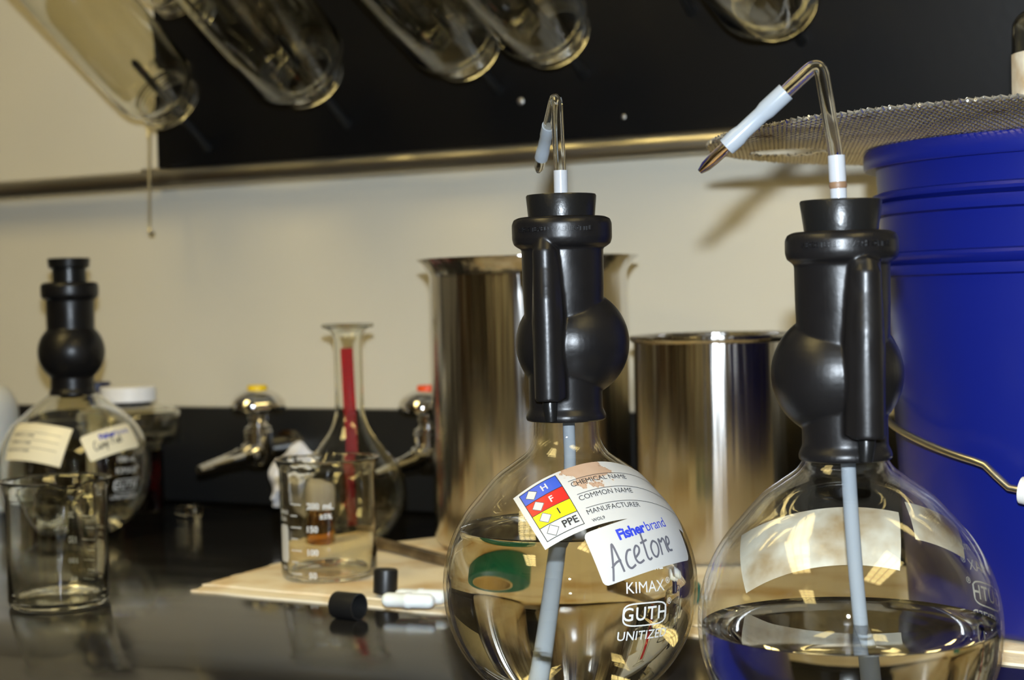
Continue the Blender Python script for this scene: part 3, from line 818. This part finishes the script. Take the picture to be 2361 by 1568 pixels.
obj('outlet_tip', sweep([e1 + dd * 0.001, e1 + dd * 0.010, e1 + dd * 0.014], [0.0028, 0.0028, 0.0014], 16, inner=[0.0016, 0.0016, 0.0006]), 'glass_solid', wb)
obj('dip_tube', sweep(catmull([(0.0008, 0, 0.2), (0.0012, 0.0, 0.145), (0.0012, 0.003, 0.115), (-0.002, 0.012, 0.085), (-0.0065, 0.022, 0.05), (-0.011, 0.030, 0.018)], 10), 0.0031, 16), 'pe', wb)
sk = Skin(pr, 0.0577, None, tl=view_dir(-0.417, 0.653), bl=view_dir(-0.163, 0.231), scale=0.95)
sk.t.normalize()
chem_label(wb, sk, 0.098)
sk = Skin(pr, 0.0577, None, tl=view_dir(0.102, 0.357), bl=view_dir(0.248, -0.024))
name_label(wb, sk, 0.063, 0.0275, 'Acetone', 0.0138, 0.0011, ox=0.0055, oy=-0.0105)
sk = Skin(pr, 0.0577, view_dir(0.554, -0.228), e=(0.05, 0, 1))
flask_print(wb, sk)

# ---- right bottle (clear, half full), labels on its far side
X, D = 0.1440, 0.7163
wb2 = thing('wash_bottle', 'half full clear wash bottle in front of the blue bucket', 'wash bottle', (*cw(X, D), 0), facing(X, D), 'rubber-topped glass wash bottles')
pr = round_flask(wb2, 0.0655, 0.0598, 0.140, 0.0588, 'water')
rubber_head(wb2, 0.1318, 0.1690, 0.0288, (-0.0030, 0.0055), 0.2180, 0.2310, 0.0244, 0.0204, (0.0098, 0.1427, 0.2180, 0.0066))
collar_text(wb2, 'REGISTERED WASHBOTTLE', 0.2250, 0.0246, 0.0034, 0.1, 1.0)
stopper(wb2, 0.2300, 0.2446, 0.0158, 0.0179)
b0 = Vector((-0.0005, 0, 0.238)); b1 = Vector((-0.0015, 0, 0.2640)); b2 = Vector((-0.0078, 0.0, 0.3055)); b3 = Vector((-0.0530, 0.004, 0.2665))
obj('white_sleeve', sweep([b0, b0.lerp(b1, 0.55), b0.lerp(b1, 0.6), b1], [0.0034, 0.0036, 0.0037, 0.0037], 20, inner=[0.0026] * 4), 'pe_dense', wb2)
obj('residue_ring', sweep([b0.lerp(b1, 0.44), b0.lerp(b1, 0.50), b0.lerp(b1, 0.56)], [0.0035, 0.0040, 0.0036], 20), 'grime', wb2)
tp = bent([b0 + Vector((0, 0, 0.008)), b1, b2, b3], 0.007, 10)
tpd = dense(tp)
dd = (b3 - b2).normalized()
cut = [p for p in tpd if (p - b2).dot(dd) < 0.034]
obj('glass_spout', sweep(cut, 0.0031, 20, inner=0.0016), 'glass_solid', wb2)
q = lambda s: b2 + dd * s
obj('outlet_sleeve', sweep([q(0.0195), q(0.031), q(0.034), q(0.045), q(0.048), q(0.0545)], [0.0043, 0.0043, 0.0037, 0.0037, 0.0043, 0.0042], 24), 'pe', wb2)
obj('outlet_tip', sweep([q(0.0535), q(0.062), q(0.067), q(0.0705)], [0.0028, 0.0028, 0.0024, 0.0012], 20, inner=[0.0016, 0.0016, 0.001, 0.0005]), 'amber_tip', wb2)
obj('dip_tube', sweep(catmull([(0.0005, 0, 0.2), (0.001, 0, 0.135), (0.003, 0.002, 0.09), (0.0055, 0.005, 0.055), (0.009, 0.010, 0.008)], 10), 0.0032, 16), 'pe', wb2)
sk = Skin(pr, 0.0598, None, tl=view_dir(0.362, 0.743, True, 11.3), bl=view_dir(0.37, 0.426, True, 11.3), R=0.0655)
chem_label(wb2, sk, 0.080, 0.034, 'paper_aged', full=False, name='rear_label')
sk = Skin(pr, 0.0598, None, tl=view_dir(0.70, 0.70, True, 11.3), bl=view_dir(0.79, 0.43, True, 11.3), R=0.0655)
chem_label(wb2, sk, 0.028, 0.024, 'paper_aged', full=False, name='rear_sticker')
sk = Skin(pr, 0.0598, view_dir(0.93, 0.20, True, 11.3), e=(0, 0, 1), R=0.0655)
flask_print(wb2, sk)

# ---- left bottle (far)
X, D = -0.398, 1.488
wb3 = thing('wash_bottle', 'blurred wash bottle labelled Camp Fuel standing behind the left beaker', 'wash bottle', (*cw(X, D), 0), facing(X, D), 'rubber-topped glass wash bottles')
pr = round_flask(wb3, 0.0680, 0.0600, 0.140, 0.018, 'water', 'glass_edge')
rubber_head(wb3, 0.1266, 0.1660, 0.0298, (0, 0), 0.2140, 0.2290, 0.0256, 0.0212)
stopper(wb3, 0.2280, 0.2505, 0.0150, 0.0188, step=0.0150)
sk = Skin(pr, 0.06, None, tl=view_dir(0.0, 0.53, False, 5.4), bl=view_dir(-0.195, 0.0, False, 5.4), R=0.068, a0=0.062)
cl = chem_label(wb3, sk, 0.062, 0.036, 'paper_cream', full=False)
obj('ruled_lines', sk(join(*[rect2d(0.002, 0.055, y, y + 0.0004, 20, 1) for y in (0.008, 0.001, -0.006)]), 0.0004), 'ink', cl, None)
for s, y in (('MANUFACTURER', -0.009), ('COMMON NAME', -0.002), ('CHEMICAL NAME', 0.005)):
    obj('lettering', sk(shift(text2d(s, 0.0034, 0.00006, align='LEFT'), 0.003, y), 0.0004), 'ink', cl, None)
sk = Skin(pr, 0.06, None, tl=view_dir(0.063, 0.385, False, 5.4), bl=view_dir(0.19, 0.08, False, 5.4), R=0.068)
name_label(wb3, sk, 0.056, 0.024, 'Camp Fuel', 0.0080, 0.0009, 'paper_cream', ox=0.008, oy=-0.0045, ink='ink', rot=0.03)
sk = Skin(pr, 0.06, view_dir(0.63, -0.24, False, 5.4), e=(0.04, 0, 1), R=0.068)
flask_print(wb3, sk, 1.0)

# ------------------------------------------------------------------ measuring beakers
def beaker(X, D, z, H, R, tick, spout, label):
    t = thing('glass_beaker', label, 'beaker', (*cw(X, D), z), facing(X, D), 'graduated glass beakers')
    out = [(0, 0.0008), (R - 0.006, 0.0004), (R - 0.003, 0.0), (R - 0.001, 0.0016), (R, 0.005), (R, H * 0.5), (R, H - 0.016)]
    out += catmull([(R, H - 0.012), (R + 0.0006, H - 0.007), (R + 0.0024, H - 0.0022), (R + 0.0034, H - 0.0004)], 4)
    out += [(R + 0.0032, H), (R + 0.0018, H + 0.0001), (R + 0.0004, H - 0.0012)]
    inn = [(R - 0.0009, H - 0.007), (R - 0.0012, H - 0.014), (R - 0.0012, H * 0.5), (R - 0.0012, 0.006), (R - 0.004, 0.003), (0, 0.0026)]
    seg = 144
    v, f = lathe(out + inn, seg)
    V = []
    for p in v:
        p = Vector(p); r = math.hypot(p.x, p.y)
        if r > R * 0.5:
            a = math.atan2(p.x, -p.y); da = (a - rad(spout) + PI) % (2 * PI) - PI
            wz = max(0.0, (p.z - (H - 0.020)) / 0.020) ** 1.6
            g = math.exp(-(da / 0.20) ** 2) * wz
            nb = math.exp(-((abs(da) - 0.42) / 0.16) ** 2) * wz
            k = 1 + (0.0105 * g - 0.0022 * nb) / r
            p = Vector((p.x * k, p.y * k, p.z - 0.0018 * g))
        V.append(p)
    obj('beaker_glass', (V, f), 'glass_edge', t, 50)
    rr = R + 0.0001
    def wrap(vf, phi, zz):
        return [((rr) * math.sin(rad(phi) + p[0] / rr), -(rr) * math.cos(rad(phi) + p[0] / rr), zz + p[1]) for p in vf[0]], vf[1]
    zs = [(0.0565 - 0.0083 * k) * H / 0.087 for k in range(8)]
    for k, zz in enumerate(zs):
        long = k % 2 == 0
        obj('graduation', wrap(rect2d(-0.0055, 0.0045 if long else 0.001, -0.0004, 0.0004, 6, 1), tick, zz), 'print', t, None)
        if long:
            obj('numeral', wrap(text2d(str(200 - 25 * k), 0.0062, 0.0002), tick + 21 + (0 if k else 2), zz - 0.0012), 'print', t, None)
    obj('lettering', wrap(text2d('mL', 0.0062, 0.0002), tick + 41, zs[0] - 0.0012), 'print', t, None)
    obj('lettering', wrap(text2d('±5%', 0.005, 0.00015), tick + 38, zs[0] - 0.0085), 'print', t, None)
    W, Hh, c = 0.0058, 0.0135, 0.0025
    pts = [(-W, -Hh + c), (-W + c, -Hh), (W - c, -Hh), (W, -Hh + c), (W, Hh - c), (W - c, Hh), (-W + c, Hh), (-W, Hh - c)]
    g = rect2d(-W, W, -Hh, Hh, 6, 8)
    def rd(p):
        x, y = p[0], p[1]; cx, cc = min(max(x, -W + c), W - c), min(max(y, -Hh + c), Hh - c); d = math.hypot(x - cx, y - cc)
        return (cx + (x - cx) * c / d, cc + (y - cc) * c / d, 0) if d > c else p
    zb = (zs[2] + zs[5]) / 2
    obj('marking_spot', wrap(([rd(p) for p in g[0]], g[1]), tick - 24, zb), 'print', t, None)
    for s, zz in (('KIMAX', zb + 0.0225), ('USA', zb + 0.0175), ('No', zb - 0.0172)):
        obj('lettering', wrap(text2d(s, 0.0042, 0.0001), tick - 24, zz), 'print', t, None)
beaker(-0.1370, 1.198, TZ + 0.0004, 0.0865, 0.0348, -41, 201, 'empty graduated glass beaker standing on the beige towel')
beaker(-0.3194, 1.143, 0.0, 0.0875, 0.0345, 140, 14, 'empty graduated glass beaker on the black bench at far left')

# ------------------------------------------------------------------ florence flask with the red stick
X, D = -0.140, 1.405
ff = thing('florence_flask', 'clear long-necked flask with flared lip behind the middle beaker', 'flask', (*cw(X, D), 0), facing(X, D))
R, zc = 0.0470, 0.0415
a0, a1 = math.atan2(-zc, math.sqrt(R * R - zc * zc)) + 0.08, rad(38)
arc = [(R * math.cos(a0 + (a1 - a0) * k / 32), zc + R * math.sin(a0 + (a1 - a0) * k / 32)) for k in range(33)]
fp = [(0, 0.001), (0.018, 0.0)] + arc[:-1] + catmull([arc[-1], (0.0265, 0.0835), (0.0175, 0.0960), (0.0130, 0.1085), (0.0121, 0.120), (0.0119, 0.165), (0.0123, 0.1745), (0.0150, 0.1800), (0.0215, 0.1835), (0.0222, 0.1845)], 6)
inn = offset_profile(fp, 0.0014); inn[0] = (0, 0.0028)
obj('flask_body', xf(lathe(fp + [(0.0222, 0.1862), (0.021, 0.1866)] + inn[::-1], 96), Matrix.Scale(1.0, 4)), 'glass_edge', ff, 55)
st = thing('red_stick', 'flat red plastic stick standing inside the long-necked flask', 'stick', (*cw(X + 0.003, D), 0.004), facing(X, D))
obj('stick_blade', xf(bbox(-0.0052, 0.0052, -0.0012, 0.0012, 0, 0.162, 0.0008), Matrix.Rotation(rad(-1.5), 4, 'Y')), 'redstick', st)

# ------------------------------------------------------------------ bench service valves
def valve(X, D, knob, disc, label):
    t = thing('bench_valve', label, 'valve', (*cw(X, D), 0.0), 0, 'chrome service valves on the bench curb')
    wy = 0.362 + 1.0 - cw(X, D)[1]            # distance to the curb's face
    obj('stub', sweep([(0, wy + 0.001, 0.062), (0, wy - 0.004, 0.062), (0, wy - 0.0042, 0.062), (0, 0, 0.062)], [0.017, 0.016, 0.011, 0.011], 24), 'chrome', t)
    obj('valve_body', lathe([(0, 0.044), (0.008, 0.044), (0.013, 0.048), (0.0145, 0.055), (0.0145, 0.071), (0.0145, 0.0805), (0.0135, 0.082), (0.0135, 0.0845), (0.010, 0.086), (0.0085, 0.0895), (0.0105, 0.092), (0.0105, 0.0965), (0.0075, 0.0985), (0.0075, 0.103), (0, 0.103)], 40), 'chrome', t, 30)
    v, f = lathe([(0, 0.099), (0.018, 0.099), (0.0260, 0.1005), (0.0282, 0.104), (0.0270, 0.1095), (0.0220, 0.1160), (0.014, 0.1205), (0.009, 0.1215), (0, 0.1215)], 48)
    obj('knob', ([((1 + 0.05 * math.cos(4 * math.atan2(p[1], p[0]))) * p[0], (1 + 0.05 * math.cos(4 * math.atan2(p[1], p[0]))) * p[1], p[2]) for p in v], f), knob, t, 50)
    obj('colour_disc', lathe([(0, 0.1212), (0.0098, 0.1212), (0.0098, 0.1248), (0.0088, 0.1258), (0, 0.1258)], 32), disc, t, 30)
    n = Vector((0, -math.cos(rad(8)), -math.sin(rad(8)) * 0.6)).normalized()
    pts, rs = [], []
    for s, r in ((0.0, 0.0125), (0.016, 0.0125), (0.020, 0.0095), (0.030, 0.0088), (0.034, 0.0096), (0.040, 0.0078)):
        pts.append(Vector((0, 0, 0.060)) + n * s); rs.append(r)
    s = 0.044
    for k in range(6):
        pts += [Vector((0, 0, 0.060)) + n * s, Vector((0, 0, 0.060)) + n * (s + 0.0075)]; rs += [0.0078 - 0.0006 * k, 0.0066 - 0.0006 * k]; s += 0.0085
    obj('hose_nozzle', sweep(pts, rs, 24), 'chrome', t, 30)
valve(-0.2506, 1.613, 'chrome', 'yknob', 'chrome bench valve with a yellow disc on its knob')
valve(-0.0800, 1.535, 'chrome', 'rknob', 'chrome bench valve with an orange disc beside the tall steel beaker')

# ------------------------------------------------------------------ background bottles on the left
X, D = -0.387, 1.655
rj = thing('lidded_jar', 'stepped glass jar with white lid and dark red contents behind the left bottle', 'jar', (*cw(X, D), 0), facing(X, D))
jp = [(0, 0.001), (0.031, 0.0), (0.033, 0.003), (0.033, 0.066), (0.036, 0.0705), (0.045, 0.073), (0.0495, 0.078), (0.0508, 0.088), (0.0505, 0.099), (0.045, 0.1045), (0.028, 0.1075), (0.0245, 0.109), (0.0245, 0.118)]
inn = offset_profile(jp, 0.0018); inn[0] = (0, 0.003)
obj('jar_glass', lathe(jp + inn[::-1], 72), 'glass_edge', rj, 50)
obj('contents', lathe([(0, 0.002), (0.0318, 0.002), (0.0322, 0.062), (0, 0.062)], 48), 'redliq', rj)
obj('lid', lathe([(0, 0.1255), (0.0265, 0.1255), (0.0275, 0.1245), (0.0278, 0.1115), (0.027, 0.1105), (0.0255, 0.1105)], 64), 'whitelid', rj, 35)
X, D = -0.430, 1.705
nb = thing('capped_bottle', 'small bottle with navy cap peeking out behind the black rubber bulb', 'bottle', (*cw(X, D), 0), facing(X, D))
obj('bottle_body', lathe([(0, 0), (0.012, 0), (0.0128, 0.002), (0.0128, 0.098), (0.009, 0.108), (0.007, 0.112), (0.007, 0.118), (0, 0.118)], 32), 'hdpe', nb)
obj('cap', lathe([(0, 0.114), (0.0125, 0.114), (0.0130, 0.1155), (0.0130, 0.1275), (0.012, 0.1285), (0, 0.1285)], 32), 'navy', nb)
X, D = -0.5480, 1.68
pb = thing('plastic_bottle', 'white plastic bottle cut off by the left edge', 'bottle', (*cw(X, D), 0), facing(X, D))
obj('bottle_body', lathe([(0, 0), (0.038, 0), (0.041, 0.003), (0.0415, 0.09)] + catmull([(0.0415, 0.095), (0.040, 0.110), (0.033, 0.124), (0.020, 0.133), (0.0135, 0.137)], 5) + [(0.013, 0.15), (0, 0.15)], 56), 'hdpe', pb)
obj('cap', lathe([(0, 0.145), (0.016, 0.145), (0.0165, 0.147), (0.0160, 0.166), (0.015, 0.167), (0, 0.167)], 40), 'whitelid', pb)

# crumpled tissue between valve and flask
X, D = -0.2040, 1.530
ts = thing('crumpled_tissue', 'crumpled white tissue between the yellow valve and the long-necked flask', 'tissue', (*cw(X, D), 0), 0)
v, f = sphere((0, 0, 0.0375), 0.026, 64, 48, 1.5)
V = []
for p in v:
    p = Vector(p); c = Vector((0, 0, 0.0375)); d = (p - c)
    n1 = abs(noise.noise(p * 30)) * 0.9 + 0.35 * abs(noise.noise(p * 70))
    p = c + d * (1.05 - 0.55 * n1); p.z = max(p.z, 0.0); V.append(p)
obj('tissue_wad', (V, f), 'tissue', ts, 25)

# amber vial seen through the beaker
X, D = -0.155, 1.29
av = thing('amber_vial', 'small amber vial with pale cap seen through the middle beaker', 'vial', (*cw(X, D), TZ), 0)
vp = [(0.0115, 0.0), (0.0125, 0.0015), (0.0125, 0.030), (0.010, 0.036), (0.008, 0.038), (0.008, 0.042)]
obj('vial_glass', lathe([(0, 0)] + vp + offset_profile(vp, 0.0014)[::-1] + [(0, 0.002)], 40), 'amber', av, 50)
obj('cap', lathe([(0, 0.0375), (0.0125, 0.0375), (0.0132, 0.039), (0.0132, 0.050)] + catmull([(0.0130, 0.052), (0.0115, 0.0565), (0.007, 0.0595), (0.0, 0.0605)], 4), 40), 'frost', av, 50)

# rod on the towel
a, b = cw(-0.126, 1.354), cw(0.012, 1.118)
rd = thing('metal_rod', 'tarnished brown rod lying across the towel behind the caps', 'rod', (*a, TZ + 0.0005), math.atan2(b[1] - a[1], b[0] - a[0]))
L = math.hypot(b[0] - a[0], b[1] - a[1])
obj('rod_bar', bbox(0, L, -0.0040, 0.0040, 0, 0.0075, 0.0012), 'rod', rd)

# black caps
def cap_shell(h, r):
    V, F = lathe([(0, h), (r - 0.0012, h), (r - 0.0003, h - 0.0004), (r, h - 0.0014), (r, 0.0), (r - 0.0009, 0.0), (r - 0.0012, 0.001), (r - 0.0012, h - 0.0016), (0, h - 0.0016)], 72)
    out = []
    for p in V:
        p = Vector(p); rr = math.hypot(p.x, p.y)
        if rr > r - 0.0005 and 0.0015 < p.z < h - 0.001: pass
        out.append(p)
    return out, F
X, D = -0.1105, 1.063
t = thing('screw_cap', 'black screw cap lying on its side with the opening to the right', 'cap', (*cw(X, D), 0.0088), 0, 'black screw caps')
m = Matrix.Rotation(YAW - rad(33), 4, 'Z') @ Matrix.Rotation(rad(-90), 4, 'Y') @ Matrix.Translation((0, 0, -0.0095))
obj('cap_shell', xf(cap_shell(0.0195, 0.0087), m), 'cap', t, 35)
X, D = -0.0905, 1.118
t = thing('screw_cap', 'black screw cap standing upright on the towel beside the beaker', 'cap', (*cw(X, D), TZ + 0.0012), YAW, 'black screw caps')
obj('cap_shell', xf(cap_shell(0.0163, 0.0083), Matrix.Rotation(rad(3), 4, 'Y') @ Matrix.Rotation(rad(-2), 4, 'X')), 'cap', t, 35)

# stir bars
def stir_bar(X, D, rz, label):
    t = thing('stir_bar', label, 'stir bar', (*cw(X, D), TZ + 0.0050), YAW + rad(rz), 'white magnetic stir bars')
    L, r = 0.0182, 0.0048
    prof = [(0, -L)] + [(r * math.sin(a) ** 0.8, -L + r * (1 - math.cos(a))) for a in [PI / 2 * k / 6 for k in range(1, 7)]]
    prof += [(r, -0.0022), (r + 0.0005, -0.0016), (r + 0.0005, 0.0016), (r, 0.0022)] + [(p[0], -p[1]) for p in prof[::-1]]
    obj('bar_body', xf(lathe(prof, 36), Matrix.Rotation(rad(90), 4, 'Y')), 'ptfe', t, 50)
stir_bar(-0.0715, 1.066, -17, 'white stir bar nearest the camera, lying beside the black caps')
stir_bar(-0.0640, 1.0795, -17, 'white stir bar half hidden behind the nearer stir bar')

# teal tape roll, seen only through the middle flask
X, D = 0.085, 1.075
tr = thing('tape_roll', 'teal tape roll behind the middle flask, seen through its liquid', 'tape', (*cw(X, D), TZ), 0)
obj('tape_ring', lathe([(0.0240, 0), (0.034, 0), (0.0345, 0.001), (0.0345, 0.009), (0.034, 0.010), (0.0240, 0.010)], 64, closed=True), 'teal', tr, 30)
obj('card_core', lathe([(0.0225, 0), (0.0239, 0), (0.0239, 0.0102), (0.0225, 0.0102)], 64, closed=True), 'card', tr, 30)

# small clear stopper lying on the bench
X, D = -0.330, 1.600
gs = thing('glass_stopper', 'small clear glass stopper lying on the bench by the red jar', 'stopper', (*cw(X, D), 0.0068), 0)
obj('stopper_glass', xf(lathe([(0, 0), (0.0045, 0), (0.0058, 0.014), (0.0035, 0.0165), (0.0035, 0.0185), (0.0068, 0.021), (0.0068, 0.026), (0.004, 0.028), (0, 0.028)], 32), Matrix.Rotation(rad(90), 4, 'Y')), 'glass_solid', gs, 40)
